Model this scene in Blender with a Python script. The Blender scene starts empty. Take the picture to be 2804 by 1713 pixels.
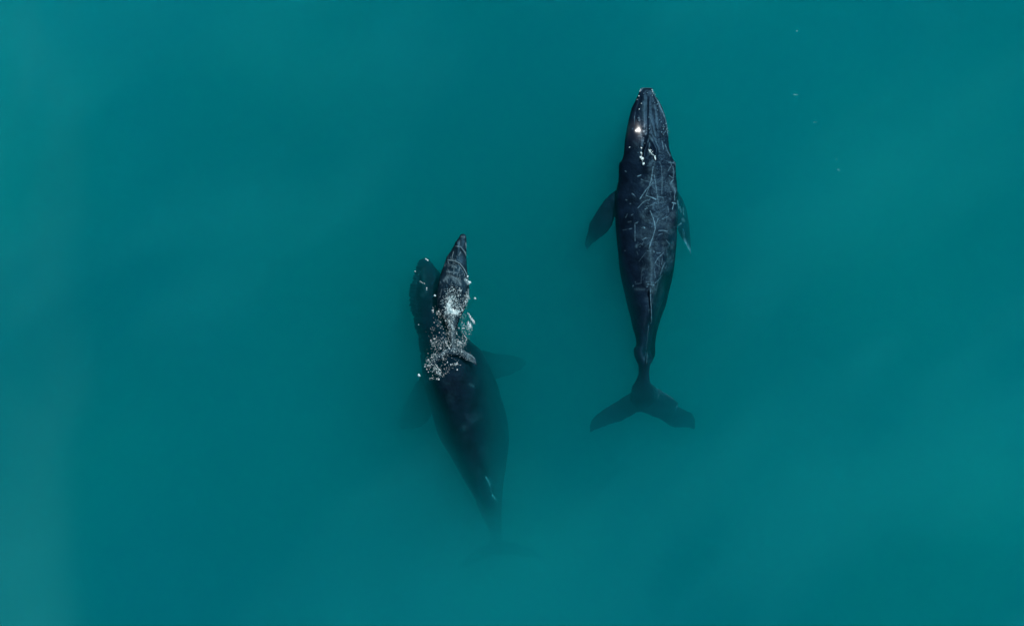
import bpy, bmesh, math, random
import numpy as np
from mathutils import Vector, noise

sc = bpy.context.scene
# ------------------------------------------------------------------ camera, sky, sun, exposure
CAM_H = 60.0                       # drone height above the sea
S = 42.0 / 2804.0                  # metres of sea surface per photograph pixel
cam_d = bpy.data.cameras.new("camera")
cam = bpy.data.objects.new("camera", cam_d)
sc.collection.objects.link(cam)
cam.location = (0, 0, CAM_H)
cam.rotation_euler = (0, 0, 0)
cam_d.sensor_width = 36.0
cam_d.lens = 36.0 * CAM_H / 42.0
cam_d.clip_end = 2000
sc.camera = cam

SUN_EL, SUN_AZ = 55.0, 42.0        # azimuth measured clockwise from +Y (picture top)
world = bpy.data.worlds.new("World")
sc.world = world
world.use_nodes = True
wn = world.node_tree
sky = wn.nodes.new("ShaderNodeTexSky")
sky.sky_type = 'NISHITA'
sky.sun_disc = False
sky.sun_elevation = math.radians(SUN_EL)
sky.sun_rotation = math.radians(SUN_AZ)
wn.links.new(sky.outputs[0], wn.nodes["Background"].inputs[0])
wn.nodes["Background"].inputs[1].default_value = 0.045
sun_d = bpy.data.lights.new("sun", 'SUN')
sun_d.energy = 4.3
sun_d.angle = math.radians(0.5)
sun_d.color = (1.0, 0.975, 0.93)
sun = bpy.data.objects.new("sun", sun_d)
sc.collection.objects.link(sun)
el, az = math.radians(SUN_EL), math.radians(SUN_AZ)
L = Vector((math.cos(el) * math.sin(az), math.cos(el) * math.cos(az), math.sin(el)))
sun.rotation_euler = L.to_track_quat('Z', 'Y').to_euler()

sc.view_settings.view_transform = 'Standard'
sc.view_settings.look = 'None'
sc.view_settings.exposure = 0.25
sc.view_settings.gamma = 1.0
sc.render.engine = 'CYCLES'
sc.cycles.max_bounces = 26
sc.cycles.volume_bounces = 24
sc.cycles.use_denoising = True

H = (L + Vector((0, 0, 1))).normalized()          # a wet skin facing this way mirrors the sun

# ------------------------------------------------------------------ helpers
rng = np.random.default_rng(7)

def W(px, py, z=0.0):
    """photograph pixel -> metres at height z"""
    k = S * (CAM_H - z) / CAM_H
    return (px - 1402.0) * k, (856.5 - py) * k

def tag(o, label=None, cat=None, group=None, kind=None):
    if label: o["label"] = label
    if cat: o["category"] = cat
    if group: o["group"] = group
    if kind: o["kind"] = kind

def smooth_interp(y, ys, vs):
    """monotone cubic through (ys, vs)"""
    ys = np.asarray(ys, float); vs = np.asarray(vs, float)
    h = np.diff(ys); d = np.diff(vs) / h
    m = np.zeros(len(ys)); m[0], m[-1] = d[0], d[-1]
    for i in range(1, len(ys) - 1):
        if d[i-1] * d[i] > 0:
            a, b = 2*h[i] + h[i-1], h[i] + 2*h[i-1]
            m[i] = (a + b) / (a / d[i-1] + b / d[i])
    i = np.clip(np.searchsorted(ys, y) - 1, 0, len(ys) - 2)
    t = np.clip((y - ys[i]) / h[i], 0, 1)
    return ((2*t**3 - 3*t**2 + 1) * vs[i] + (t**3 - 2*t**2 + t) * h[i] * m[i]
            + (-2*t**3 + 3*t**2) * vs[i+1] + (t**3 - t**2) * h[i] * m[i+1])

def polyline(pts, n):
    pts = np.asarray(pts, float)
    seg = np.r_[0, np.cumsum(np.linalg.norm(np.diff(pts[:, :2], axis=0), axis=1))]
    t = np.linspace(0, seg[-1], n)
    return np.stack([np.interp(t, seg, pts[:, k]) for k in range(pts.shape[1])], axis=1)

def loft(verts, faces, rings):
    base = len(verts); n = len(rings[0])
    for r in rings: verts.extend(r)
    for a in range(len(rings) - 1):
        for b in range(n):
            c = (b + 1) % n
            faces.append((base + a*n + b, base + a*n + c, base + (a+1)*n + c, base + (a+1)*n + b))
    faces.append(tuple(base + b for b in range(n))[::-1])
    faces.append(tuple(base + (len(rings)-1)*n + b for b in range(n)))

def trunk(verts, faces, rows, n_sec=150, n_ang=56):
    """rows: (py, left px, right px, top z, drop to widest, depth below widest, superellipse power)"""
    R = np.array(rows, float)
    y0, y1 = R[0, 0], R[-1, 0]
    u = np.linspace(0, 1, n_sec)
    ys = y0 + (y1 - y0) * u
    col = [smooth_interp(ys, R[:, 0], R[:, k]) for k in range(1, 7)]
    rings = []
    th = np.linspace(0, 2*math.pi, n_ang, endpoint=False)
    for i in range(n_sec):
        l, r, top, drop, dep, pw = [c[i] for c in col]
        zw = top - drop
        xl, yy = W(l, ys[i], zw); xr, _ = W(r, ys[i], zw)
        cx, w = (xl + xr) / 2, abs(xr - xl) / 2
        ring = []
        for t in th:
            c, s = math.cos(t), math.sin(t)
            p = 2.0 / (pw if s > 0 else 2.0)
            x = cx + w * math.copysign(abs(c) ** p, c)
            z = zw + (drop if s > 0 else dep) * math.copysign(abs(s) ** p, s)
            ring.append((x, yy, z))
        rings.append(ring)
    loft(verts, faces, rings)

def blade(verts, faces, lead, trail, th0, th1, n=48, m=10):
    """wing between two edges, points (px, py, z); lens-shaped sections"""
    A, B = polyline(lead, n), polyline(trail, n)
    rings = []
    for i in range(n):
        th = th0 + (th1 - th0) * (i / (n - 1))
        ring = []
        for k in range(2*m):
            if k < m: t, sg = k / m, 1
            else: t, sg = 1 - (k - m) / m, -1
            px, py, z = A[i] * (1 - t) + B[i] * t
            x, y = W(px, py, z)
            y += 0.05 * t * t * noise.noise(Vector((x * 2.6, y * .5, 3.0))) + 0.03 * t * noise.noise(Vector((x * 7.0, y, 5.0)))
            hgt = th * (math.sin(math.pi * t ** 0.7)) ** 0.8 if 0 < t < 1 else 0
            ring.append((x, y, z + sg * (hgt * 0.5 + 0.012)))
        rings.append(ring)
    loft(verts, faces, rings)

def seg_dist(P, poly):
    """distance of points P (n,2) to a polyline given in metres"""
    d = np.full(len(P), 1e9)
    for a, b in zip(poly[:-1], poly[1:]):
        ab = b - a; q = ab @ ab
        t = np.clip(((P - a) @ ab) / q, 0, 1) if q > 0 else np.zeros(len(P))
        d = np.minimum(d, np.linalg.norm(P - a - t[:, None] * ab, axis=1))
    return d

def solid(name, verts, faces, voxel, material):
    """remesh overlapping lofts into one continuous skin"""
    me = bpy.data.meshes.new(name)
    me.from_pydata(verts, [], faces)
    me.validate()
    bm = bmesh.new(); bm.from_mesh(me); bmesh.ops.recalc_face_normals(bm, faces=bm.faces); bm.to_mesh(me); bm.free()
    tmp = bpy.data.objects.new("tmp", me)
    sc.collection.objects.link(tmp)
    r = tmp.modifiers.new("r", 'REMESH'); r.mode = 'VOXEL'; r.voxel_size = voxel; r.use_smooth_shade = True
    s = tmp.modifiers.new("s", 'SMOOTH'); s.factor = 0.5; s.iterations = 6
    dg = bpy.context.evaluated_depsgraph_get()
    out = bpy.data.meshes.new_from_object(tmp.evaluated_get(dg))
    bpy.data.objects.remove(tmp, do_unlink=True)
    out.name = name
    o = bpy.data.objects.new(name, out)
    sc.collection.objects.link(o)
    out.materials.clear(); out.materials.append(material)
    return o

def verts_np(me):
    co = np.empty(len(me.vertices) * 3, np.float32); me.vertices.foreach_get("co", co)
    no = np.empty(len(me.vertices) * 3, np.float32); me.vertices.foreach_get("normal", no)
    return co.reshape(-1, 3).astype(float), no.reshape(-1, 3).astype(float)

def to_px(P):
    """metres -> photograph pixels, as seen from the drone"""
    k = S * (CAM_H - P[:, 2]) / CAM_H
    return np.stack([P[:, 0] / k + 1402.0, 856.5 - P[:, 1] / k], axis=1)

def sculpt_and_mark(o, bumps, marks, wets=(), chops=()):
    """bumps: (points px, width m, height m); marks: (points px, width m, strength) pale scars, or glints and haze put into the skin colour"""
    me = o.data
    P, N = verts_np(me)
    Q = to_px(P)
    up = np.clip(N[:, 2] * 2.0, 0, 1)
    sel = np.where(up > 0.02)[0]
    q = Q[sel] * S
    dz = np.zeros(len(sel))
    for pts, w, h in bumps:
        pl = np.array(pts, float) * S
        lo, hi = pl.min(0) - 3*w, pl.max(0) + 3*w
        k = np.where(((q > lo) & (q < hi)).all(1))[0]
        if not len(k): continue
        d = seg_dist(q[k], pl) if len(pl) > 1 else np.linalg.norm(q[k] - pl[0], axis=1)
        dz[k] += h * np.exp(-(d / w) ** 2)
    P[sel, 2] += dz * up[sel]
    me.vertices.foreach_set("co", P.astype(np.float32).ravel())
    me.update()
    val = np.zeros(len(P)); v = np.zeros(len(sel))
    for pts, w, s in marks:
        pl = np.array(pts, float) * S
        lo, hi = pl.min(0) - 3*w, pl.max(0) + 3*w
        k = np.where(((q > lo) & (q < hi)).all(1))[0]
        if not len(k): continue
        d = seg_dist(q[k], pl) if len(pl) > 1 else np.linalg.norm(q[k] - pl[0], axis=1)
        w2 = w * 0.62 if w < 0.045 else w
        v[k] = np.maximum(v[k], s * np.exp(-(d / w2) ** 2))
    val[sel] = v
    a = me.attributes.new("scar_glint", 'FLOAT', 'POINT'); a.data.foreach_set("value", val.astype(np.float32))
    wet = np.zeros(len(P))
    for (px, py), r in wets:
        d = np.linalg.norm((Q - np.array([px, py])) * S, axis=1)
        wet = np.maximum(wet, np.clip(1.6 * np.exp(-(d / r) ** 2), 0, 1))
    chop = np.zeros(len(P))
    for (px, py), rx, ry, st in chops:       # skin under churned, broken water
        d = ((Q[:, 0] - px) / rx) ** 2 + ((Q[:, 1] - py) / ry) ** 2
        chop = np.maximum(chop, st * np.exp(-d * d))
    a = me.attributes.new("chop", 'FLOAT', 'POINT'); a.data.foreach_set("value", chop.astype(np.float32))
    a = me.attributes.new("wet", 'FLOAT', 'POINT'); a.data.foreach_set("value", wet.astype(np.float32))

# ------------------------------------------------------------------ materials
def whale_skin(name, base, pale, seed, spec=0.2):
    m = bpy.data.materials.new(name); m.use_nodes = True
    nt = m.node_tree; N_ = nt.nodes; K = nt.links
    ch = N_.new("ShaderNodeAttribute"); ch.attribute_name = "chop"
    b = N_["Principled BSDF"]
    tc = N_.new("ShaderNodeTexCoord")
    mp = N_.new("ShaderNodeMapping"); mp.inputs["Location"].default_value = (seed, seed*2, 0)
    K.new(tc.outputs["Object"], mp.inputs[0])
    n1 = N_.new("ShaderNodeTexNoise"); n1.inputs["Scale"].default_value = 1.6; n1.inputs["Detail"].default_value = 6; n1.inputs["Roughness"].default_value = 0.62
    n2 = N_.new("ShaderNodeTexNoise"); n2.inputs["Scale"].default_value = 9; n2.inputs["Detail"].default_value = 5; n2.inputs["Roughness"].default_value = 0.7
    n3 = N_.new("ShaderNodeTexNoise"); n3.inputs["Scale"].default_value = 2.2; n3.inputs["Detail"].default_value = 4
    for n in (n1, n2, n3): K.new(mp.outputs[0], n.inputs["Vector"])
    # skin tone, slightly mottled
    cr = N_.new("ShaderNodeValToRGB")
    cr.color_ramp.elements[0].position = 0.35; cr.color_ramp.elements[0].color = (*[c*0.55 for c in base], 1)
    cr.color_ramp.elements[1].position = 0.72; cr.color_ramp.elements[1].color = (*[c*1.7 for c in base], 1)
    K.new(n1.outputs["Fac"], cr.inputs[0])
    at = N_.new("ShaderNodeAttribute"); at.attribute_name = "scar_glint"
    rp = N_.new("ShaderNodeMapRange"); rp.inputs[1].default_value = 0.3; rp.inputs[2].default_value = 0.62
    rp.inputs[3].default_value = 0.12; rp.inputs[4].default_value = 1.35
    K.new(n2.outputs["Fac"], rp.inputs[0])
    mu = N_.new("ShaderNodeMath"); mu.operation = 'MULTIPLY'; mu.use_clamp = True
    K.new(at.outputs["Fac"], mu.inputs[0]); K.new(rp.outputs[0], mu.inputs[1])
    mx = N_.new("ShaderNodeMix"); mx.data_type = 'RGBA'
    K.new(mu.outputs[0], mx.inputs["Factor"]); K.new(cr.outputs[0], mx.inputs["A"]); mx.inputs["B"].default_value = (*pale, 1)
    K.new(mx.outputs["Result"], b.inputs["Base Color"])
    wt = N_.new("ShaderNodeAttribute"); wt.attribute_name = "wet"
    rr = N_.new("ShaderNodeMapRange"); rr.inputs[3].default_value = 0.42; rr.inputs[4].default_value = 0.32
    K.new(wt.outputs["Fac"], rr.inputs[0]); cq = N_.new("ShaderNodeMapRange"); cq.inputs[3].default_value = 1.0; cq.inputs[4].default_value = 0.36
    K.new(ch.outputs["Fac"], cq.inputs[0])
    cm_ = N_.new("ShaderNodeMath"); cm_.operation = 'MULTIPLY'; K.new(rr.outputs[0], cm_.inputs[0]); K.new(cq.outputs[0], cm_.inputs[1])
    K.new(cm_.outputs[0], b.inputs["Roughness"])
    b.inputs["Specular IOR Level"].default_value = 0.2; tm = N_.new("ShaderNodeMix"); tm.data_type = 'RGBA'; tm.inputs["A"].default_value = (0.22, 0.62, 1.0, 1); tm.inputs["B"].default_value = (1, 1, 1, 1)
    K.new(wt.outputs["Fac"], tm.inputs["Factor"]); K.new(tm.outputs["Result"], b.inputs["Specular Tint"])
    sr = N_.new("ShaderNodeMapRange"); sr.inputs[3].default_value = spec; sr.inputs[4].default_value = 0.9
    K.new(wt.outputs["Fac"], sr.inputs[0]); K.new(sr.outputs[0], b.inputs["Specular IOR Level"])
    bs = N_.new("ShaderNodeMapRange"); bs.inputs[3].default_value = 0.5; bs.inputs[4].default_value = 0.02
    K.new(wt.outputs["Fac"], bs.inputs[0])
    bp = N_.new("ShaderNodeBump"); bp.inputs["Distance"].default_value = 0.09
    K.new(bs.outputs[0], bp.inputs["Strength"])
    ad = N_.new("ShaderNodeMath"); ad.operation = 'MULTIPLY_ADD'; ad.inputs[1].default_value = 0.35
    K.new(n2.outputs["Fac"], ad.inputs[0]); K.new(n3.outputs["Fac"], ad.inputs[2])
    K.new(ad.outputs[0], bp.inputs["Height"])
    n4 = N_.new("ShaderNodeTexNoise"); n4.inputs["Scale"].default_value = 13; n4.inputs["Detail"].default_value = 3; n4.inputs["Roughness"].default_value = 0.65
    K.new(mp.outputs[0], n4.inputs["Vector"])
    b2 = N_.new("ShaderNodeBump"); b2.inputs["Distance"].default_value = 0.12
    K.new(ch.outputs["Fac"], b2.inputs["Strength"]); K.new(n4.outputs["Fac"], b2.inputs["Height"]); K.new(bp.outputs[0], b2.inputs["Normal"])
    K.new(b2.outputs[0], b.inputs["Normal"])
    return m

def foam_mat():
    m = bpy.data.materials.new("sea_foam"); m.use_nodes = True
    b = m.node_tree.nodes["Principled BSDF"]
    n = m.node_tree.nodes.new("ShaderNodeTexNoise"); n.inputs["Scale"].default_value = 14
    c = m.node_tree.nodes.new("ShaderNodeValToRGB")
    c.color_ramp.elements[0].position = 0.3; c.color_ramp.elements[0].color = (0.20, 0.40, 0.46, 1)
    c.color_ramp.elements[1].position = 0.7; c.color_ramp.elements[1].color = (0.70, 0.86, 0.88, 1)
    tc = m.node_tree.nodes.new("ShaderNodeTexCoord")
    m.node_tree.links.new(tc.outputs["Object"], n.inputs["Vector"])
    m.node_tree.links.new(n.outputs["Fac"], c.inputs[0])
    m.node_tree.links.new(c.outputs[0], b.inputs["Base Color"])
    b.inputs["Roughness"].default_value = 0.35
    return m

skin_a = whale_skin("whale_skin", (0.0022, 0.0070, 0.016), (0.12, 0.28, 0.38), 3.1)
skin_b = whale_skin("deep_whale_skin", (0.002, 0.006, 0.013), (0.05, 0.20, 0.26), 8.4, 0.03)
skin_c = whale_skin("calf_skin", (0.004, 0.013, 0.022), (0.18, 0.30, 0.35), 5.7)
foam_m = foam_mat()

# ------------------------------------------------------------------ the sea
# murky water: a closed body of water, its top the sea surface
def box(name, lo, hi, mat):
    v = [(x, y, z) for x in (lo[0], hi[0]) for y in (lo[1], hi[1]) for z in (lo[2], hi[2])]
    f = [(0,1,3,2), (4,6,7,5), (0,4,5,1), (2,3,7,6), (0,2,6,4), (1,5,7,3)]
    me = bpy.data.meshes.new(name); me.from_pydata(v, [], f); me.materials.append(mat)
    o = bpy.data.objects.new(name, me); sc.collection.objects.link(o); return o

ANISO = 0.7                         # light scatters mostly forward in silty water
SIG_S = (0.006, 0.124 / 0.3, 0.141 / 0.3)       # scattering per metre
SIG_A = (0.62, 0.119, 0.112)        # absorption per metre
wm = bpy.data.materials.new("sea_water"); wm.use_nodes = True
nt = wm.node_tree; nt.nodes.clear()
out = nt.nodes.new("ShaderNodeOutputMaterial")
vs = nt.nodes.new("ShaderNodeVolumeScatter"); va = nt.nodes.new("ShaderNodeVolumeAbsorption"); ad = nt.nodes.new("ShaderNodeAddShader")
vs.inputs["Anisotropy"].default_value = ANISO
ms = max(SIG_S); vs.inputs["Density"].default_value = ms; vs.inputs["Color"].default_value = (*[c/ms for c in SIG_S], 1)
ma = max(SIG_A); va.inputs["Density"].default_value = ma; va.inputs["Color"].default_value = (*[1 - c/ma for c in SIG_A], 1)
nt.links.new(vs.outputs[0], ad.inputs[0]); nt.links.new(va.outputs[0], ad.inputs[1]); nt.links.new(ad.outputs[0], out.inputs["Volume"])
water = box("water", (-400, -400, -14), (400, 400, 0.0), wm)
tag(water, "turbid teal sea water around the whales", None, None, "structure")

# opaque bed standing in for cloudy deep water
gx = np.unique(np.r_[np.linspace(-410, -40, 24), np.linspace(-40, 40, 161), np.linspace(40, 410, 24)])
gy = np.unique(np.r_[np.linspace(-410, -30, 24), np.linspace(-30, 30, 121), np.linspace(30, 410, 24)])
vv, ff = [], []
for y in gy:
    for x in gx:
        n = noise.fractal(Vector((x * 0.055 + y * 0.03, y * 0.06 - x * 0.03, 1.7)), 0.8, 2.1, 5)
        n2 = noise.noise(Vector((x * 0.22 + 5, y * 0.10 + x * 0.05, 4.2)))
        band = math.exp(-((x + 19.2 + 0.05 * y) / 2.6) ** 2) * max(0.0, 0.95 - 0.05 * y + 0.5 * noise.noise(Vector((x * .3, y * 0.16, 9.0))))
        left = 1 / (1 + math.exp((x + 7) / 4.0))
        z = -6.5 + 1.2 * n + 0.7 * n2 + 0.65 * left - 0.5 / (1 + math.exp(-(x - 12) / 3)) - 4.5 * math.exp(-((x - 1.5) / 7.5) ** 2 - ((y + 0.8) / 8.0) ** 2)  # hollow under the whales added to darken the water around them
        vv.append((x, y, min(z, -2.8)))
nxg = len(gx)
for j in range(len(gy) - 1):
    for i in range(nxg - 1):
        a = j * nxg + i
        ff.append((a, a + 1, a + nxg + 1, a + nxg))
me = bpy.data.meshes.new("deep_water_bed"); me.from_pydata(vv, [], ff)
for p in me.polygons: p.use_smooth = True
dm = bpy.data.materials.new("silt_bed"); dm.use_nodes = True
b = dm.node_tree.nodes["Principled BSDF"]; b.inputs["Roughness"].default_value = 1.0; b.inputs["Specular IOR Level"].default_value = 0
nz = dm.node_tree.nodes.new("ShaderNodeTexNoise"); nz.inputs["Scale"].default_value = 0.11; nz.inputs["Detail"].default_value = 3
cr = dm.node_tree.nodes.new("ShaderNodeValToRGB")
cr.color_ramp.elements[0].position = 0.35; cr.color_ramp.elements[0].color = (0.26, 0.34, 0.52, 1)
cr.color_ramp.elements[1].position = 0.65; cr.color_ramp.elements[1].color = (0.6, 0.66, 0.6, 1)
tc = dm.node_tree.nodes.new("ShaderNodeTexCoord")
dm.node_tree.links.new(tc.outputs["Object"], nz.inputs["Vector"]); dm.node_tree.links.new(nz.outputs["Fac"], cr.inputs[0]); dm.node_tree.links.new(cr.outputs[0], b.inputs["Base Color"])
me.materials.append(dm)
deep = bpy.data.objects.new("deep_water_bed", me); sc.collection.objects.link(deep)
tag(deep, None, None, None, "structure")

# drifting clouds of silt and an added pale band in the upper water: closed lens-like volumes that thin out to nothing
def silt(name, x0, x1, y0, y1, step, thick, ztop, dens, color, label):
    nx, ny = int((x1 - x0) / step) + 1, int((y1 - y0) / step) + 1
    idx_t, idx_b, V_, F_ = {}, {}, [], []
    for j in range(ny):
        for i in range(nx):
            x, y = x0 + i * step, y0 + j * step
            t = thick(x, y)
            if i in (0, nx - 1) or j in (0, ny - 1): t = 0
            zt_ = ztop + 0.12 * noise.noise(Vector((x * .3, y * .3, 2.0)))
            if t > 0.002:
                idx_t[i, j] = len(V_); V_.append((x, y, zt_)); idx_b[i, j] = len(V_); V_.append((x, y, zt_ - t))
            else:
                idx_t[i, j] = idx_b[i, j] = len(V_); V_.append((x, y, zt_))
    for j in range(ny - 1):
        for i in range(nx - 1):
            k4 = [(i, j), (i + 1, j), (i + 1, j + 1), (i, j + 1)]
            for t3 in ((k4[0], k4[1], k4[2]), (k4[0], k4[2], k4[3])):
                if all(idx_t[q] == idx_b[q] for q in t3): continue
                F_.append([idx_t[q] for q in t3]); F_.append([idx_b[q] for q in t3[::-1]])
    me = bpy.data.meshes.new(name); me.from_pydata(V_, [], F_); me.validate()
    m = bpy.data.materials.new(name); m.use_nodes = True; m.node_tree.nodes.clear()
    o_ = m.node_tree.nodes.new("ShaderNodeOutputMaterial"); v_ = m.node_tree.nodes.new("ShaderNodeVolumeScatter")
    v_.inputs["Density"].default_value = dens; v_.inputs["Color"].default_value = (*color, 1); v_.inputs["Anisotropy"].default_value = 0.3
    m.node_tree.links.new(v_.outputs[0], o_.inputs["Volume"])
    me.materials.append(m)
    o = bpy.data.objects.new(name, me); sc.collection.objects.link(o); tag(o, label, "silt", None, "stuff")
    return o

def patchy(x, y):
    u, w = x * 0.8 + y * 0.6, -x * 0.6 + y * 0.8                  # streaks drift diagonally
    n = noise.fractal(Vector((u * 0.05, w * 0.13, 6.3)), 0.9, 2.1, 5) + 0.35 * noise.noise(Vector((u * .25, w * .6, 2.2)))
    dark_gap = math.exp(-((x - 1.5) / 8.0) ** 2 - ((y + 1.0) / 8.0) ** 2)  # silt left out around the whales to darken the water there
    return max(0.0, 1.5 * (n + 0.16 - 0.004 * x) - 1.6 * dark_gap)
def left_band(x, y):
    n = noise.fractal(Vector((x * 0.3, y * 0.11, 3.3)), 0.9, 2.0, 4)
    e = 1 / (1 + math.exp((x + 18.0 - 0.04 * y + 1.4 * noise.noise(Vector((x * .1, y * .22, 1)))) / 0.45)) / (1 + math.exp(-(x + 27) / 1.5))
    return max(0.0, (0.40 - 0.034 * y + 0.5 * n) * e - 0.03)
silt("silt_cloud", -60, 60, -40, 40, 0.5, patchy, -1.1, 0.11, (0.9, 1.0, 0.95), "faint milky drifts of silt in the open water")
silt("pale_band", -32, -14, -40, 40, 0.35, left_band, -0.25, 0.125, (1.0, 0.95, 0.72), "pale green band added along the far left")  # added volume that only lightens the left edge

# ------------------------------------------------------------------ the adult whale at the surface
def A(*p): return [(1700 + x / 8.36, 440 + y / 8.36) for x, y in p]
def B(*p): return [(1700 + x / 7.52, 600 + y / 7.52) for x, y in p]
def Cc(*p): return [(1560 + x / 3.42, 780 + y / 3.42) for x, y in p]
def D(*p): return [(1560 + x / 4.18, 480 + y / 4.18) for x, y in p]
def E(*p): return [(1660 + x / 6.27, 220 + y / 6.27) for x, y in p]
def F(*p): return [(1060 + x / 4.426, 620 + y / 4.426) for x, y in p]
def G(*p): return [(1120 + x / 5.373, 780 + y / 5.373) for x, y in p]
def M(*p): return [(1060 + x / 3.01, 1100 + y / 3.01) for x, y in p]
def z3(pts, z): return [(x, y, zz) for (x, y), zz in zip(pts, z)]

v, f = [], []
trunk(v, f, [   # py, left, right, top, drop, depth, power
 (240.5, 1757, 1784, 0.04, 0.05, 0.20, 2.6),
 (244, 1753, 1789, 0.10, 0.10, 0.30, 2.8),
 (252.6, 1750, 1789, 0.14, 0.12, 0.45, 2.8),
 (271.8, 1742, 1801, 0.18, 0.16, 0.60, 2.6),
 (295.7, 1730, 1814, 0.22, 0.20, 0.75, 2.6),
 (319.6, 1723.5, 1822, 0.26, 0.24, 0.9, 2.6),
 (343.5, 1718, 1827, 0.30, 0.27, 1.0, 2.6),
 (367.5, 1713.5, 1829.5, 0.33, 0.30, 1.1, 2.6),
 (391.4, 1710.5, 1831, 0.36, 0.34, 1.2, 2.5),
 (415.3, 1709, 1835, 0.39, 0.38, 1.3, 2.4),
 (439.2, 1702.5, 1845, 0.40, 0.42, 1.35, 2.3),
 (449, 1695, 1851, 0.39, 0.45, 1.4, 2.3),
 (463, 1694.5, 1850.5, 0.36, 0.48, 1.4, 2.3),
 (487, 1694, 1852, 0.32, 0.52, 1.4, 2.3),
 (511, 1690, 1854, 0.30, 0.55, 1.4, 2.3),
 (551.8, 1684, 1855.5, 0.28, 0.60, 1.4, 2.3),
 (587.7, 1684.5, 1855, 0.27, 0.63, 1.35, 2.3),
 (623.5, 1686, 1854, 0.26, 0.63, 1.35, 2.2),
 (659.4, 1689, 1853, 0.24, 0.62, 1.3, 2.2),
 (695.3, 1693, 1850, 0.20, 0.60, 1.25, 2.1),
 (731.2, 1696, 1846, 0.14, 0.60, 1.2, 2.0),
 (767, 1702, 1840, 0.08, 0.60, 1.1, 1.9),
 (803, 1710.5, 1831, 0.03, 0.60, 1.0, 1.8),
 (838.9, 1718.5, 1822, 0.00, 0.60, 0.9, 1.7),
 (867.7, 1726.5, 1811, -0.03, 0.60, 0.8, 1.7),
 (897, 1732.5, 1802, -0.04, 0.55, 0.7, 1.7),
 (926, 1741, 1796, -0.08, 0.50, 0.62, 1.8),
 (943.7, 1742.5, 1794, -0.12, 0.46, 0.58, 1.8),
 (955.4, 1735.5, 1794.5, -0.15, 0.42, 0.55, 1.8),
 (967, 1736, 1794.5, -0.18, 0.38, 0.52, 1.9),
 (984.7, 1741, 1788, -0.23, 0.36, 0.48, 1.9),
 (1002, 1748.5, 1780, -0.29, 0.32, 0.42, 2.0),
 (1019.8, 1749, 1778, -0.36, 0.28, 0.36, 2.0),
 (1043, 1741, 1780, -0.45, 0.22, 0.32, 2.0),
 (1060.7, 1731, 1790, -0.55, 0.18, 0.30, 2.0),
 (1090, 1728, 1796, -0.70, 0.14, 0.25, 2.0),
 (1118, 1745, 1768, -0.98, 0.06, 0.08, 2.0)])
# flippers
blade(v, f,
  z3(D((600,120),(540,160),(470,210),(400,280),(340,360),(285,450),(225,550),(205,650),(180,730),(172,790),(190,842)), [-.40,-.40,-.42,-.45,-.5,-.58,-.7,-.85,-1.05,-1.4,-1.9]),
  z3(D((600,560),(540,520),(512,470),(505,520),(478,590),(430,655),(345,725),(285,765),(250,790),(228,822),(200,850)), [-.5,-.5,-.52,-.55,-.62,-.7,-.85,-1.1,-1.35,-1.6,-1.9]),
  0.34, 0.06)
blade(v, f,
  z3(D((1180,140),(1230,170),(1288,262),(1330,360),(1355,480),(1372,600),(1380,720),(1386,820),(1392,915)), [-.8,-.95,-1.1,-1.25,-1.35,-1.4,-1.4,-1.3,-1.25]),
  z3(D((1180,560),(1212,560),(1228,580),(1236,620),(1262,690),(1300,745),(1335,800),(1365,850),(1388,918)), [-.8,-.85,-.9,-.9,-.85,-.8,-.8,-.85,-1.05]),
  0.34, 0.06)
# flukes
blade(v, f,
  z3(Cc((680,900),(600,955),(568,1012),(505,1046),(430,1096),(335,1152),(245,1218),(205,1268),(190,1320),(192,1378)), [-.85,-.9,-.95,-1.0,-1.1,-1.2,-1.3,-1.4,-1.5,-1.6]),
  z3(Cc((700,1195),(665,1192),(630,1200),(580,1225),(510,1268),(420,1296),(340,1318),(270,1342),(225,1362),(196,1380)), [-1.05,-1.05,-1.1,-1.15,-1.25,-1.35,-1.42,-1.5,-1.55,-1.6]),
  0.22, 0.05)
blade(v, f,
  z3(Cc((640,900),(745,905),(820,962),(900,1008),(978,1062),(1022,1104),(1010,1132),(1090,1172),(1150,1200),(1178,1262),(1176,1340)), [-.85,-.9,-.98,-1.06,-1.15,-1.25,-1.32,-1.45,-1.6,-1.75,-1.85]),
  z3(Cc((640,1195),(690,1190),(760,1222),(850,1264),(900,1292),(945,1316),(985,1330),(1030,1336),(1075,1338),(1120,1336),(1172,1346)), [-1.05,-1.05,-1.15,-1.25,-1.35,-1.45,-1.52,-1.6,-1.68,-1.75,-1.85]),
  0.22, 0.05)
whale = solid("humpback_whale", v, f, 0.019, skin_a)

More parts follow.
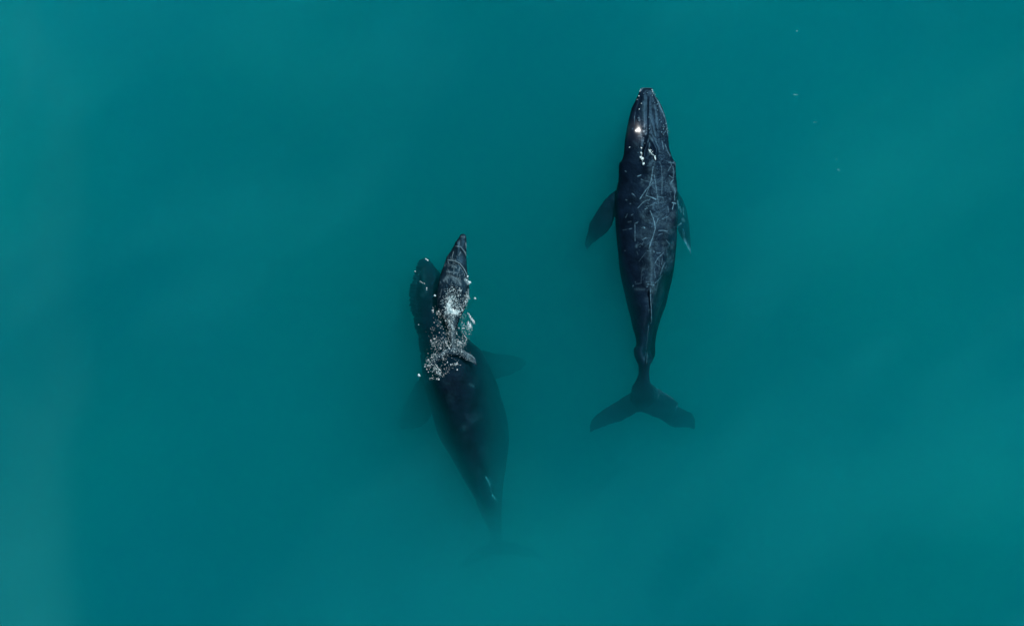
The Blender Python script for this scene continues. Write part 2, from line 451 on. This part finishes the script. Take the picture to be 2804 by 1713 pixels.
bumps = [
 (E((705,300),(702,600),(700,900)), 0.056, -0.018), (E((735,330),(735,640),(745,900)), 0.062, 0.015),
 (E((640,300),(640,600),(640,880)), 0.112, 0.015), (E((800,330),(850,560),(880,800),(900,960)), 0.088, 0.018),
 (E((760,640),(800,800),(840,960)), 0.050, 0.015), (E((590,300),(520,500),(500,640)), 0.062, -0.015),
 (E((860,300),(930,560),(945,800),(950,1000)), 0.062, -0.018),
 (E((740,960),(705,1080),(660,1200),(640,1330)), 0.069, 0.072), (E((740,960),(800,1060),(860,1180),(850,1340)), 0.075, 0.056),
 (E((735,1180),(730,1300)), 0.088, -0.056), (E((620,1180),(605,1330)), 0.044, -0.020),
 (E((770,1420),(730,1480)), 0.163, 0.048), (E((650,980),(640,1150)), 0.062, -0.025),
 (E((900,1060),(940,1200),(1000,1330)), 0.075, 0.020), (E((990,1040),(1030,1180),(1110,1300)), 0.050, 0.020),
 (E((460,880),), 0.26, 0.10),
 (B((600,560),(610,780),(630,1000),(620,1300),(625,1500)), 0.10, 0.06),
 (B((620,1300),(625,1500)) , 0.05, 0.05),
 (Cc((750,60),(762,200),(768,340)), 0.035, 0.16), (Cc((745,380),(733,480),(725,600),(718,740)), 0.04, 0.07),
 (A((700,60),(760,700),(700,1500)), 0.35, 0.06),
 ([(1832,770),(1818,820),(1808,870),(1796,920),(1790,960)], 0.32, -0.75), ([(1845,640),(1840,720),(1832,770)], 0.30, -0.25),
]
tub = [(565,497),(547,650),(555,690),(603,398),(730,637),(737,838),(648,826),(832,385),(880,410),(880,515),(920,680),(702,215),(660,1082),
       (790,262),(808,232),(985,770),(1025,750),(980,840),(1045,830),(950,890),(1050,900),(1015,880),(985,930),(990,1035),(1000,800),(975,800),(1035,790),(1000,905),
       (590,170),(785,165),(575,190),(795,195),(530,330),(560,270),(640,230),(400,1150)]
marks = []
for x, y in tub:
    bumps.append((E((x, y)), 0.032, 0.03))
    marks.append((E((x, y)), 0.026, 1.0 if x not in (400, 530, 560, 640) else 0.4))  # white dot painted on each bump for its wet sparkle
marks += [
 (A((735,140),(715,290),(690,450),(650,580),(560,690),(440,870)), .030, .62), (A((760,330),(790,500),(815,690),(840,840),(860,970)), .026, .45),
 (A((745,480),(640,620),(575,790)), .024, .4), (A((575,795),(650,825),(720,850)), .024, .7), (A((720,850),(800,885)), .028, .9),
 (A((940,300),(945,500),(935,760)), .020, .4), (A((385,355),(460,330)), .024, .8), (A((465,425),(540,460),(690,490)), .024, .4),
 (A((390,1080),(480,980),(560,915),(660,895)), .024, .4), (A((800,950),(690,1020),(580,1050)), .03, .3), (A((260,755),(290,775)), .028, .6), (A((290,775),(330,820)), .02, .3),
 (A((110,1300),(150,1220)), .026, .28), (A((240,1245),(280,1225)), .026, .22), (A((210,980),(225,985)), .03, .25), (A((170,1400),(230,1390)), .04, .15),
 (A((1110,340),(1190,400)), .026, .4), (A((1150,490),(1200,440)), .03, .7), (A((1130,20),(1160,100),(1080,240)), .026, .4),
 (A((1150,500),(1190,600),(1240,680)), .08, .28), (A((1240,620),(1250,700),(1225,820),(1235,900)), .028, .5), (A((1180,960),(1260,980)), .03, .9),
 (A((1215,980),(1180,1110)), .024, .6), (A((1190,130),(1215,260),(1200,400)), .035, .35), (A((670,1150),(740,1320),(780,1500)), .028, .6),
 (A((1060,720),(1160,715)), .022, .3), (A((550,1110),(600,1085)), .026, .6), (A((600,960),(640,990)), .024, .3), (A((950,1330),(1080,1280)), .026, .4),
 (A((1080,1060),(1100,1180)), .022, .3), (A((600,120),(690,125)), .024, .35), (A((880,20),(930,130),(935,300)), .026, .22), (A((700,380),(730,330)), .024, .5),
 (A((640,380),(700,420),(740,560)), .05, .18), (A((840,820),(960,840),(980,950),(880,960)), .03, .28), (A((1100,40),(1240,60),(1270,130)), .03, .45),
 (A((820,1420),(850,1330)), .024, .5), (A((730,1250),(840,1280)), .05, .16), (A((320,1480),(330,1430),(390,1400)), .03, .25),
 (B((670,0),(700,100),(705,200),(670,330),(610,500),(580,600)), .030, .65), (B((760,10),(735,80)), .024, .4), (B((290,90),(295,450)), .022, .42), (B((290,90),(340,75)), .022, .4),
 (B((780,235),(870,230),(960,245)), .026, .7), (B((860,295),(780,320)), .024, .35), (B((450,420),(520,380)), .026, .6), (B((40,225),(180,200)), .022, .15), (B((180,200),(225,190)), .024, .5),
 (B((600,620),(590,780),(640,950),(620,1100),(600,1250),(650,1350),(640,1490)), .13, .17), (B((545,650),(610,655)), .026, .4), (B((535,715),(590,720)), .022, .25), (B((540,800),(590,800)), .022, .25),
 (B((530,1290),(600,1290)), .024, .35), (B((550,1335),(690,1360)), .030, .75), (B((600,1390),(610,1490)), .036, .55), (B((680,640),(685,680)), .028, .7), (B((740,700),(820,690)), .024, .5),
 (B((480,170),(490,180)), .03, 1.0), (B((430,180),(470,160)), .024, .5), (B((630,155),(635,160)), .024, .4),
 (B((880,690),(820,750),(760,800),(700,910)), .028, .5), (B((915,890),(860,1010),(815,1160)), .024, .48), (B((860,1030),(800,970),(720,930)), .022, .3),
 (B((870,1150),(780,1250),(710,1310)), .026, .45), (B((850,750),(855,850),(840,930)), .024, .3), (B((800,800),(790,1040)), .022, .22), (B((690,1010),(710,1200)), .03, .3),
 (B((940,430),(1020,510)), .035, .28), (B((770,1260),(740,1490)), .024, .24), (B((510,940),(430,1080),(415,1320)), .026, .12), (B((300,1330),(400,1320)), .035, .14), (B((300,1440),(470,1440)), .06, .1),
 (B((930,560),(970,760),(975,850)), .026, .18), (B((700,470),(730,475)), .024, .3), (B((740,480),(760,520)), .024, .25), (B((600,470),(570,500)), .024, .3),
 (B((860,600),(880,520),(840,500)), .024, .2), (B((440,520),(470,450)), .022, .2), (B((320,560),(330,540)), .05, .2), (B((390,570),(400,560)), .03, .2), (B((950,960),(930,1010)), .04, .22), (B((620,1100),(650,1130),(620,1160),(590,1140)), .022, .4),
 (B((450,230),(620,260)), .18, .10), (B((700,100),(1000,120)), .16, .10), (B((620,360),(350,330)), .14, .08), (B((950,160),(1060,240)), .1, .14),
 (Cc((750,60),(757,150)), .028, .9), (Cc((757,150),(765,250)), .02, .75), (Cc((765,250),(768,360)), .018, .85), (Cc((745,380),(738,440)), .018, .5), (Cc((738,440),(725,600)), .014, .3),
 (Cc((735,630),(728,680)), .022, .55), (Cc((728,680),(715,740)), .014, .3), (Cc((790,60),(800,20)), .1, .15),
 (Cc((820,965),(900,1010)), .020, .7), (Cc((900,1010),(975,1062)), .034, 1.0), (Cc((830,1060),(835,1030),(848,1005)), .018, .6), (Cc((310,1155),(365,1140)), .022, .7), (Cc((400,1130),(420,1132)), .02, .4),
 (Cc((1000,1142),(1020,1130)), .04, .6), (Cc((750,1235),(765,1240)), .03, .5),
 (D((1235,290),(1250,380)), .04, .5), (D((1300,370),(1302,450)), .035, .5), (D((1260,360),(1275,420)), .04, .5), (D((1240,575),(1275,550)), .032, 1.1), (D((1250,650),(1255,670)), .035, 1.), (D((1280,715),(1302,738)), .03, .7),
 (D((1312,745),(1335,790),(1360,830),(1388,868)), .06, .75), (D((1295,500),(1305,520)), .05, .4), (D((1310,290),(1322,320)), .02, .5),
 (E((750,600),(790,800),(830,960)), .05, .10), (E((850,550),(880,800)), .05, .09), (E((640,400),(640,640)), .09, .06), (E((740,960),(790,1030)), .05, .25), (E((740,960),(710,1060)), .04, .2),
 (E((740,1080),(740,1180),(750,1280)), .035, .3), (E((740,1440),(800,1400),(820,1440)), .07, .2), (E((880,340),(950,500),(1000,620)), .04, .5), (E((1000,620),(1040,760),(1050,900)), .022, .5),
 (E((1050,900),(1070,980)), .018, .4), (E((960,1040),(985,1180)), .024, .4), (E((1010,1100),(1060,1230),(1100,1300)), .03, .35), (E((590,180),(630,133)), .03, .5), (E((630,130),(780,130),(800,180)), .02, .3), (E((805,200),(860,320)), .022, .4),
 (E((830,960),(880,1120),(920,1240)), .04, .12), (E((590,670),(650,690)), .02, .2), (E((540,965),(600,940),(590,890)), .016, .4), (E((485,600),(490,760)), .010, .4), (E((570,780),(610,710)), .012, .25),
 (E((1140,1420),(1180,1380)), .03, .3), (E((1185,1440),(1200,1480)), .03, .6), (E((800,450),(840,470)), .05, .15), (E((470,1050),(520,1100)), .05, .05),
]
# fine random scratches and painted ripple light over the right half of the back
for i in range(150):
    py = 450 + 400 * rng.random() ** 0.9
    lo = 1758 if py < 600 else (1742 if py < 690 else 1768)
    hi = 1848 if py < 720 else 1848 - (py - 720) * 0.25
    px = lo + (hi - lo) * rng.random()
    a = rng.normal(math.pi / 2 if rng.random() < .65 else 0.2, 0.45); ln = rng.choice([rng.uniform(2, 7), rng.uniform(8, 34)])
    dx, dy = math.cos(a) * ln, math.sin(a) * ln
    marks.append(([(px, py), (px + dx * .5 + rng.normal(0, .6), py + dy * .5), (px + dx, py + dy)], rng.uniform(.012, .022), rng.uniform(.06, .26)))
for i in range(150):
    px, py = rng.uniform(1760, 1848), rng.uniform(455, 830)
    if px > 1846 - max(0, py - 700) * .25: continue
    marks.append(([(px, py), (px + rng.normal(0, 4), py + rng.normal(0, 8))], rng.uniform(.046, .12), rng.uniform(.03, .13)))
for i in range(16):
    px, py = rng.uniform(1700, 1845), rng.uniform(300, 800)
    marks.append(([(px, py), (px + rng.normal(0, 1.2), py + rng.normal(0, 1.6))], .03, rng.uniform(.15, .5)))
gx_, gy_ = E((470, 860))[0]
sculpt_and_mark(whale, bumps, marks, [((gx_, gy_), 0.38)], [((1805, 560), 50, 130, .18), ((1800, 720), 40, 110, .15), ((1820, 370), 22, 90, .4), ((1785, 440), 40, 30, .4)])
P, _n = verts_np(whale.data); Q = to_px(P)
t = np.clip((Q[:, 1] - 985) / 90.0, 0, 1); P[:, 2] -= 0.12 * t * t * (3 - 2 * t)      # flukes hang lower
whale.data.vertices.foreach_set("co", P.astype(np.float32).ravel()); whale.data.update()
tag(whale, "long dark whale at the surface with pale scratches and forked tail", "whale", "adult whales swimming side by side")

# ------------------------------------------------------------------ the submerged adult whale
v, f = [], []
trunk(v, f, [
 (706, 1160, 1167, -0.98, 0.05, 0.1, 2.2),
 (712, 1148, 1176, -0.88, 0.08, 0.2, 2.2),
 (730, 1138, 1190, -0.74, 0.20, 0.4, 1.9),
 (760, 1131, 1214, -0.62, 0.36, 0.6, 1.7),
 (796, 1124, 1228, -0.55, 0.50, 0.8, 1.6),
 (830, 1123, 1238, -0.48, 0.60, 1.0, 1.6),
 (868, 1132, 1246, -0.36, 0.70, 1.1, 1.7),
 (900, 1140, 1258, -0.26, 0.80, 1.2, 1.7),
 (930, 1146, 1285, -0.20, 0.95, 1.3, 1.7),
 (960, 1150, 1318, -0.17, 1.05, 1.4, 1.7),
 (990, 1153, 1335, -0.15, 1.20, 1.4, 1.6),
 (1016, 1156, 1346, -0.14, 1.30, 1.5, 1.6),
 (1050, 1161, 1361, -0.15, 1.40, 1.5, 1.6),
 (1087, 1170, 1372, -0.22, 1.45, 1.5, 1.6),
 (1125, 1181, 1384, -0.34, 1.50, 1.4, 1.6),
 (1163, 1191, 1391, -0.46, 1.50, 1.4, 1.6),
 (1201, 1205, 1394, -0.58, 1.45, 1.3, 1.6),
 (1243, 1231, 1390, -0.72, 1.40, 1.2, 1.6),
 (1280, 1252, 1385, -0.88, 1.30, 1.1, 1.6),
 (1316, 1272, 1379, -1.05, 1.15, 1.0, 1.6),
 (1359, 1298, 1375, -1.40, 1.00, 0.9, 1.7),
 (1399, 1315, 1373, -2.1, 0.8, 0.75, 1.8),
 (1435, 1332, 1374, -3.1, 0.5, 0.55, 2.0),
 (1465, 1345, 1374, -4.2, 0.22, 0.35, 2.0),
 (1490, 1345, 1380, -5.0, 0.10, 0.16, 2.0)])
blade(v, f, [(1290,955,-1.3),(1330,958,-2.1),(1355,966,-2.5),(1380,968,-2.8),(1405,971,-3.0),(1428,978,-3.3),(1441,992,-3.5)],
            [(1290,1050,-1.4),(1335,1050,-2.3),(1362,1040,-2.7),(1385,1032,-3.0),(1405,1026,-3.2),(1425,1015,-3.4),(1441,998,-3.5)], 0.34, 0.08)
blade(v, f, [(1200,1000,-1.2),(1160,1020,-1.9),(1138,1046,-2.5),(1122,1075,-3.0),(1108,1105,-3.4),(1098,1135,-3.7),(1094,1165,-3.9)],
            [(1210,1115,-1.4),(1190,1125,-2.1),(1182,1140,-2.7),(1170,1158,-3.1),(1152,1170,-3.5),(1130,1176,-3.8),(1100,1175,-3.9)], 0.34, 0.08)
blade(v, f, [(1360,1470,-4.6),(1335,1488,-4.8),(1305,1505,-5.0),(1270,1530,-5.1),(1250,1552,-5.2)],
            [(1362,1520,-5.0),(1340,1522,-5.0),(1315,1535,-5.1),(1285,1548,-5.15),(1252,1558,-5.2)], 0.2, 0.05)
blade(v, f, [(1356,1470,-4.6),(1390,1480,-4.8),(1425,1488,-5.0),(1460,1500,-5.1),(1485,1518,-5.2)],
            [(1358,1520,-5.0),(1385,1518,-5.05),(1415,1522,-5.05),(1450,1526,-5.15),(1484,1524,-5.2)], 0.2, 0.05)
mother = solid("humpback_whale", v, f, 0.035, skin_b)
# refraction ripples put into the shape along the left edge of the head
P, _n = verts_np(mother.data); Q = to_px(P)
for i in np.where((Q[:, 1] > 715) & (Q[:, 1] < 1000) & (Q[:, 0] < 1175))[0]:
    e = max(0.0, (1175 - Q[i, 0]) / 50.0)
    t = Q[i, 1]
    P[i, 0] += -e * (0.10 * noise.noise(Vector((0, t * 0.055, 0.3))) + 0.07 * noise.noise(Vector((0, t * 0.17, 1.3))) + 0.05 * noise.noise(Vector((0, t * 0.4, P[i, 2] * 4))))
mother.data.vertices.foreach_set("co", P.astype(np.float32).ravel()); mother.data.update()
bm_ = [([(1362,1040),(1376,1110),(1380,1180),(1374,1250),(1366,1320)], 0.62, -0.75), ([(1205,1050),(1222,1110),(1245,1180),(1278,1260),(1312,1340),(1332,1390)], 0.55, 0.32),
       ([(1280,1150),(1300,1220),(1325,1290),(1345,1340),(1360,1380)], 0.22, 0.10),
       ([(1165,730),(1172,800)], 0.14, 0.04), (M((820,620),(850,690),(865,745),(895,800)), .04, .06),
       ([(1150,740),(1140,800),(1145,860)], 0.10, -0.06)]
mk = [(M((816,618),(850,690)), .034, 2.6), (M((852,700),(862,745)), .018, .5), (M((866,762),(896,803)), .032, 2.6), (M((910,880),(940,880)), .02, .3),
      (M((640,205),(642,208)), .12, .12), (M((700,150),(760,120)), .16, .06), (M((820,400),(840,470)), .2, .06),
      (F((462,390),(475,395)), .03, .9), (F((485,408),(498,418)), .03, 1.), (F((338,540),(345,548)), .022, .6), (F((398,665),(425,682),(455,692)), .018, .7), (F((478,740),(480,770)), .026, .8),  # sparkles on the head lobe painted into the skin
      (F((400,560),(440,520)), .1, .14), (F((450,590),(470,800),(430,830)), .08, .16), (F((350,480),(340,700)), .1, .06),
      (G((1060,805),(1090,825)), .03, .6), (F((1135,1365),(1160,1390)), .02, .5), ([(1374,966),(1383,964)], .05, 1.0), ([(1288,1052),(1296,1056)], .06, .14)]
for i in range(60):
    px, py = rng.uniform(1180, 1380), rng.uniform(1020, 1400)
    mk.append(([(px, py), (px + rng.normal(0, 6), py + rng.normal(0, 9))], rng.uniform(.05, .2), rng.uniform(.0, .04)))
sculpt_and_mark(mother, bm_, mk)
tag(mother, "large dim whale sunk in murky water beneath the small splashing calf", "whale", "adult whales swimming side by side")

# ------------------------------------------------------------------ the calf
v, f = [], []
trunk(v, f, [
 (640, 1264, 1271, 0.00, 0.03, 0.08, 2.2),
 (643, 1260.5, 1275, 0.03, 0.06, 0.15, 2.2),
 (650, 1256.5, 1277, 0.05, 0.08, 0.22, 2.2),
 (661, 1248, 1277.5, 0.07, 0.11, 0.28, 2.2),
 (679, 1239, 1277.5, 0.09, 0.14, 0.34, 2.2),
 (704, 1223, 1277, 0.12, 0.18, 0.40, 2.2),
 (724, 1216, 1278, 0.15, 0.22, 0.42, 2.2),
 (746, 1207.5, 1280, 0.18, 0.26, 0.44, 2.2),
 (773, 1201, 1283.5, 0.22, 0.30, 0.46, 2.2),
 (795, 1198, 1285, 0.24, 0.32, 0.46, 2.2),
 (812, 1197, 1284, 0.24, 0.33, 0.46, 2.1),
 (834, 1197, 1278, 0.21, 0.32, 0.44, 2.1),
 (852, 1203, 1270, 0.17, 0.30, 0.40, 2.0),
 (870, 1214, 1261, 0.12, 0.27, 0.36, 2.0),
 (890, 1223, 1254, 0.07, 0.22, 0.30, 2.0),
 (915, 1227, 1250, 0.03, 0.18, 0.22, 2.0),
 (940, 1229, 1250, 0.0, 0.12, 0.15, 2.0),
 (958, 1228, 1254, -0.03, 0.07, 0.09, 2.0),
 (972, 1234, 1248, -0.06, 0.04, 0.06, 2.0)])
blade(v, f, [(1246,944,.0),(1226,953,.0),(1209,962,-.02),(1192,974,-.04),(1180,990,-.07),(1175,1006,-.1)],
            [(1248,970,-.02),(1230,970,-.03),(1217,978,-.04),(1206,988,-.06),(1192,998,-.08),(1177,1010,-.1)], 0.05, 0.03)
blade(v, f, [(1236,944,-.0),(1258,952,-.01),(1275,961,-.02),(1291,970,-.04),(1302,981,-.06),(1306,999,-.08)],
            [(1238,972,-.02),(1253,974,-.03),(1266,980,-.04),(1279,987,-.05),(1291,990,-.07),(1303,1001,-.08)], 0.05, 0.03)
calf = solid("whale_calf", v, f, 0.02, skin_c)
cb = [(F((735,405),(810,415),(880,445),(930,510),(965,575)), .035, .035), (G((620,420),(630,650),(640,900)), .05, .05),
      (F((840,150),(860,300),(840,420)), .06, .03), (F((900,260),(950,350)), .05, .025), (F((740,560),(880,600)), .06, .03)]
cm = [(F((735,405),(810,415),(880,445),(930,510),(965,575),(985,640)), .020, .85), (F((830,238),(890,245),(930,290),(960,350)), .022, .55), (F((880,170),(870,240)), .03, .25),  # pale strokes also paint splash haze and edge highlights into the skin
      (F((955,200),(960,260)), .03, .5), (F((945,310),(960,350)), .03, .7), (F((870,350),(890,310)), .04, .25), (F((900,120),(940,130)), .04, .3),
      (F((720,455),(840,480)), .03, .3), (F((860,450),(930,560)), .03, .25), (F((820,480),(840,500)), .03, .5), (F((720,545),(860,560)), .035, .35), (F((690,650),(760,590),(860,640),(890,700)), .05, .3),
      (F((720,600),(730,680)), .04, .3), (F((800,640),(860,690)), .05, .25), (F((950,640),(985,690)), .05, 1.), (F((985,760),(985,850),(945,960)), .04, .6), (F((615,690),(615,840)), .015, .3), (F((610,860),(615,1000)), .02, .3),
      (F((760,850),(760,940),(720,1040)), .08, .6), (F((800,1060),(790,1200),(800,1400)), .12, .32), (F((770,1080),(760,1200)), .03, .7),
      (G((620,420),(640,700),(660,950)), .14, .22), (G((830,985),(920,1035),(980,1085),(1000,1150)), .03, .7), (G((870,1020),(860,1100),(840,1150)), .04, .5), (G((900,1120),(960,1135)), .06, .5), (G((780,950),(880,1040),(950,1100)), .12, .28),
      (G((560,940),(490,1010)), .05, .35), (G((480,1140),(520,1130)), .07, .35), (G((430,1000),(330,1080)), .1, .2)]
for i in range(150):
    px, py = rng.normal(1240, 20), rng.uniform(700, 860)
    cm.append(([(px, py), (px + rng.normal(0, 2), py + rng.normal(0, 6))], rng.uniform(.012, .03), rng.uniform(.1, .5)))
sculpt_and_mark(calf, cb, cm, [], [((1242, 830), 42, 62, 1.0), ((1238, 900), 22, 60, 1.0), ((1262, 768), 30, 30, .5), ((1240, 960), 80, 30, .7)])
tag(calf, "small whale calf breaking the surface in white spray over the back of the deep whale", "whale calf")

# ------------------------------------------------------------------ spray and foam, some drops standing in for sun glints
ico = bmesh.new(); bmesh.ops.create_icosphere(ico, subdivisions=1, radius=1.0)
IV = np.array([t.co[:] for t in ico.verts]); IF = [[t.index for t in q.verts] for q in ico.faces]; ico.free()

def top_of(objs):
    dg = bpy.context.evaluated_depsgraph_get()
    dg.update()
    def fn(x, y):
        best = 0.0
        for o in objs:
            ok, loc, n, i = o.ray_cast(Vector((x, y, 5)), Vector((0, 0, -1)))
            if ok: best = max(best, loc.z)
        return best
    return fn

class Spray:
    def __init__(self): self.v, self.f = [], []
    def drop(self, px, py, r, ztop):
        x, y = W(px, py, 0); z = ztop(x, y) + r * 0.35
        x, y = W(px, py, z)
        a = rng.uniform(0, math.pi); c, s = math.cos(a), math.sin(a)
        sx, sy, sz = r * rng.uniform(.8, 1.5), r * rng.uniform(.6, 1.05), r * rng.uniform(.4, .8)
        V = IV * (1 + rng.normal(0, .16, IV.shape)) * np.array([sx, sy, sz])
        X = V[:, 0] * c - V[:, 1] * s; Y = V[:, 0] * s + V[:, 1] * c
        b = len(self.v)
        self.v += [(x + X[i], y + Y[i], z + V[i, 2]) for i in range(len(V))]
        self.f += [[b + k for k in t] for t in IF]
    def cloud(self, c, rx, ry, n, r0, r1, zt):
        for _ in range(int(n * 1.5)):
            a, q = rng.uniform(0, 2*math.pi), math.sqrt(rng.random()) * rng.uniform(0.75, 1.35)
            px, py = c[0] + math.cos(a)*q*rx, c[1] + math.sin(a)*q*ry
            rr_ = 0.48 * (r0 + (r1 - r0) * rng.random() ** 3.5)
            self.drop(px, py, rr_, zt)
            if rng.random() < 0.10:                     # beads strung into short threads
                a = rng.normal(1.2, 0.7); st = rr_ / S * 1.3
                for q_ in range(rng.integers(2, 5)):
                    a += rng.normal(0, 0.35); px += math.cos(a) * st; py += math.sin(a) * st
                    self.drop(px, py, rr_ * rng.uniform(.6, .95), zt)
    def streak(self, pts, w, n, r0, r1, zt):
        P = polyline(pts, 200)
        for _ in range(n):
            p = P[rng.integers(0, 200)]
            self.drop(p[0] + rng.normal(0, w), p[1] + rng.normal(0, w), (r0 + (r1 - r0) * rng.random() ** 2) * 0.58, zt)
    def build(self, name, label, cat):
        me = bpy.data.meshes.new(name); me.from_pydata(self.v, [], self.f); me.materials.append(foam_m)
        for p in me.polygons: p.use_smooth = True
        o = bpy.data.objects.new(name, me); sc.collection.objects.link(o); tag(o, label, cat, None, "stuff"); return o

zt = top_of([calf])
sp = Spray()
def g(x, y): return G((x, y))[0]
k = 1 / 5.373
for c, rx, ry, n, r0, r1 in [
  ((640,130),110,110,120,.010,.045), ((630,270),115,140,260,.010,.045), ((590,330),60,100,90,.012,.06), ((650,390),90,40,130,.014,.050), ((830,180),60,60,60,.010,.035), ((760,330),90,60,100,.010,.034),
  ((560,440),60,60,50,.010,.035), ((680,430),90,30,50,.012,.035), ((610,600),45,170,150,.010,.034), ((800,470),70,50,22,.010,.03), ((830,560),90,70,26,.010,.032), ((845,700),70,110,60,.010,.036), ((890,590),40,60,26,.014,.042),
  ((440,410),40,40,26,.014,.040), ((440,520),40,90,26,.010,.028), ((355,370),20,45,8,.014,.034), ((350,660),40,50,12,.010,.026), ((340,820),40,90,24,.010,.032), ((450,870),110,90,90,.010,.034),
  ((560,860),70,90,55,.010,.032), ((760,850),90,70,80,.010,.034), ((720,950),90,60,70,.010,.028), ((370,1050),55,50,60,.010,.03), ((280,1140),50,70,34,.010,.034), ((500,1040),70,60,50,.010,.028), ((340,1180),70,70,40,.010,.032),
  ((420,1250),60,60,50,.010,.032), ((480,1320),50,40,24,.010,.03), ((360,1375),60,28,24,.010,.03), ((560,1240),60,40,12,.010,.028), ((670,1170),60,25,22,.010,.030), ((785,1000),60,70,30,.008,.024), ((860,1050),90,60,24,.008,.02), ((480,210),60,60,18,.012,.032), ((560,760),260,480,150,.016,.034), ((400,1150),190,200,40,.014,.034), ((640,850),230,160,35,.014,.034)]:
    sp.cloud(g(*c), rx*k, ry*k, n, r0, r1, zt)
for pts, w, n, r0, r1 in [
  (((870,410),(910,480),(960,565)), 1.4, 60, .018, .045), (((870,560),(900,600),(920,640)), 1.8, 36, .020, .05), (((545,850),(575,895),(600,940)), .9, 34, .014, .034), (((715,830),(770,850),(800,865)), 1.0, 30, .014, .036),
  (((400,1180),(430,1220),(465,1260)), .9, 34, .012, .030), (((400,1260),(440,1300),(460,1330)), 2.0, 26, .012, .034), (((600,230),(575,330),(640,385),(730,430)), 3.0, 150, .02, .055), (((740,40),(760,100)), 1.6, 26, .014, .036),
  (((600,520),(640,620),(665,680)), 2.0, 40, .016, .040), (((780,560),(840,640)), 3, 20, .012, .03), (((610,1170),(690,1168),(725,1160)), 1.2, 22, .012, .032), (((850,90),(870,150),(820,300)), 2.5, 40, .012, .034)]:
    sp.streak([g(*p) for p in pts], w, n, r0, r1, zt)
for x, y, r in [(380,155,.075), (140,583,.035), (147,1327,.115), (437,1388,.06), (540,1300,.03), (565,1135,.045), (612,1170,.05), (708,1245,.05), (645,1220,.035), (970,190,.05), (978,205,.04), (960,205,.025), (537,525,.045), (445,700,.04), (232,1200,.05), (262,1240,.04), (284,1278,.04),  # largest lone drop stands in for a sun glint
                (700,715,.05), (735,635,.04), (485,608,.035), (925,660,.045), (842,805,.045), (355,395,.04), (350,372,.05)]:
    sp.drop(*g(x, y), r * 0.62, zt)
for x, y, r in [(975,605,.06), (995,675,.10), (985,665,.07), (990,690,.07), (965,650,.05), (1060,865,.03)]:
    sp.drop(*F((x, y))[0], r * 0.7, zt)
for x, y, r in [(470,393,.05), (492,410,.05), (484,402,.03), (340,543,.03), (400,665,.03), (415,674,.03), (432,682,.025), (452,690,.03), (479,745,.04), (480,766,.035)]:  # drops standing in for small glints over the sunken head
    sp.drop(*F((x, y))[0], r * 0.7, zt)
sp.build("sea_spray", "white specks of spray, foam and stand-in sun glints bursting around the calf", "spray")

zt2 = top_of([whale])
sw = Spray()  # pale beads stand in for glints of water on wet skin
for pts, w, n, r0, r1 in [
  (((605,1160),(600,1230),(612,1300)), .8, 16, .018, .036), (((590,1325),(612,1335),(620,1355)), 1.6, 26, .026, .06), (((610,1345),(636,1435)), .8, 8, .016, .03),
  (((725,1190),(750,1230),(790,1270),(835,1300),(842,1345)), .9, 56, .018, .042), (((842,1290),(840,1340)), .8, 12, .026, .046), (((755,1185),(800,1230)), .8, 14, .012, .028),
  (((980,760),(1040,860),(985,930)), 3.5, 40, .008, .022), (((885,350),(960,520),(1010,660)), 1.0, 50, .008, .022), (((600,150),(580,190)), 1.5, 14, .010, .026), (((785,150),(800,215),(830,250)), 1.3, 20, .010, .028)]:
    sw.streak([E(p)[0] for p in pts], w, n, r0, r1, zt2)
for x, y, r in [(636,1435,.055), (590,1325,.07), (615,1350,.06), (840,1338,.06), (600,1250,.045), (603,1160,.035), (745,1215,.05)]:
    sw.drop(*E((x, y))[0], r, zt2)
for x, y in tub:
    if rng.random() < .8: sw.drop(*E((x, y))[0], rng.uniform(.012, .027), zt2)
sw.build("droplet_glints", "bright water beads standing in for wet glints around the blowholes and lip of the scratched whale", "water droplets")

fl = Spray()
z0 = lambda x, y: -0.45
for x, y, r in [(2182,85.5,.035), (2178,260,.035), (2174,259.5,.025), (2183,260,.025), (2236,335,.022), (2231,335,.02), (2228,335,.015), (2295,464.5,.03), (2299,467.5,.03), (2381,278,.02), (2290,436,.02)]:
    fl.drop(x, y, r * 0.7, z0)
fl.build("foam_flecks", "few faint foam flecks on the open water", "foam")
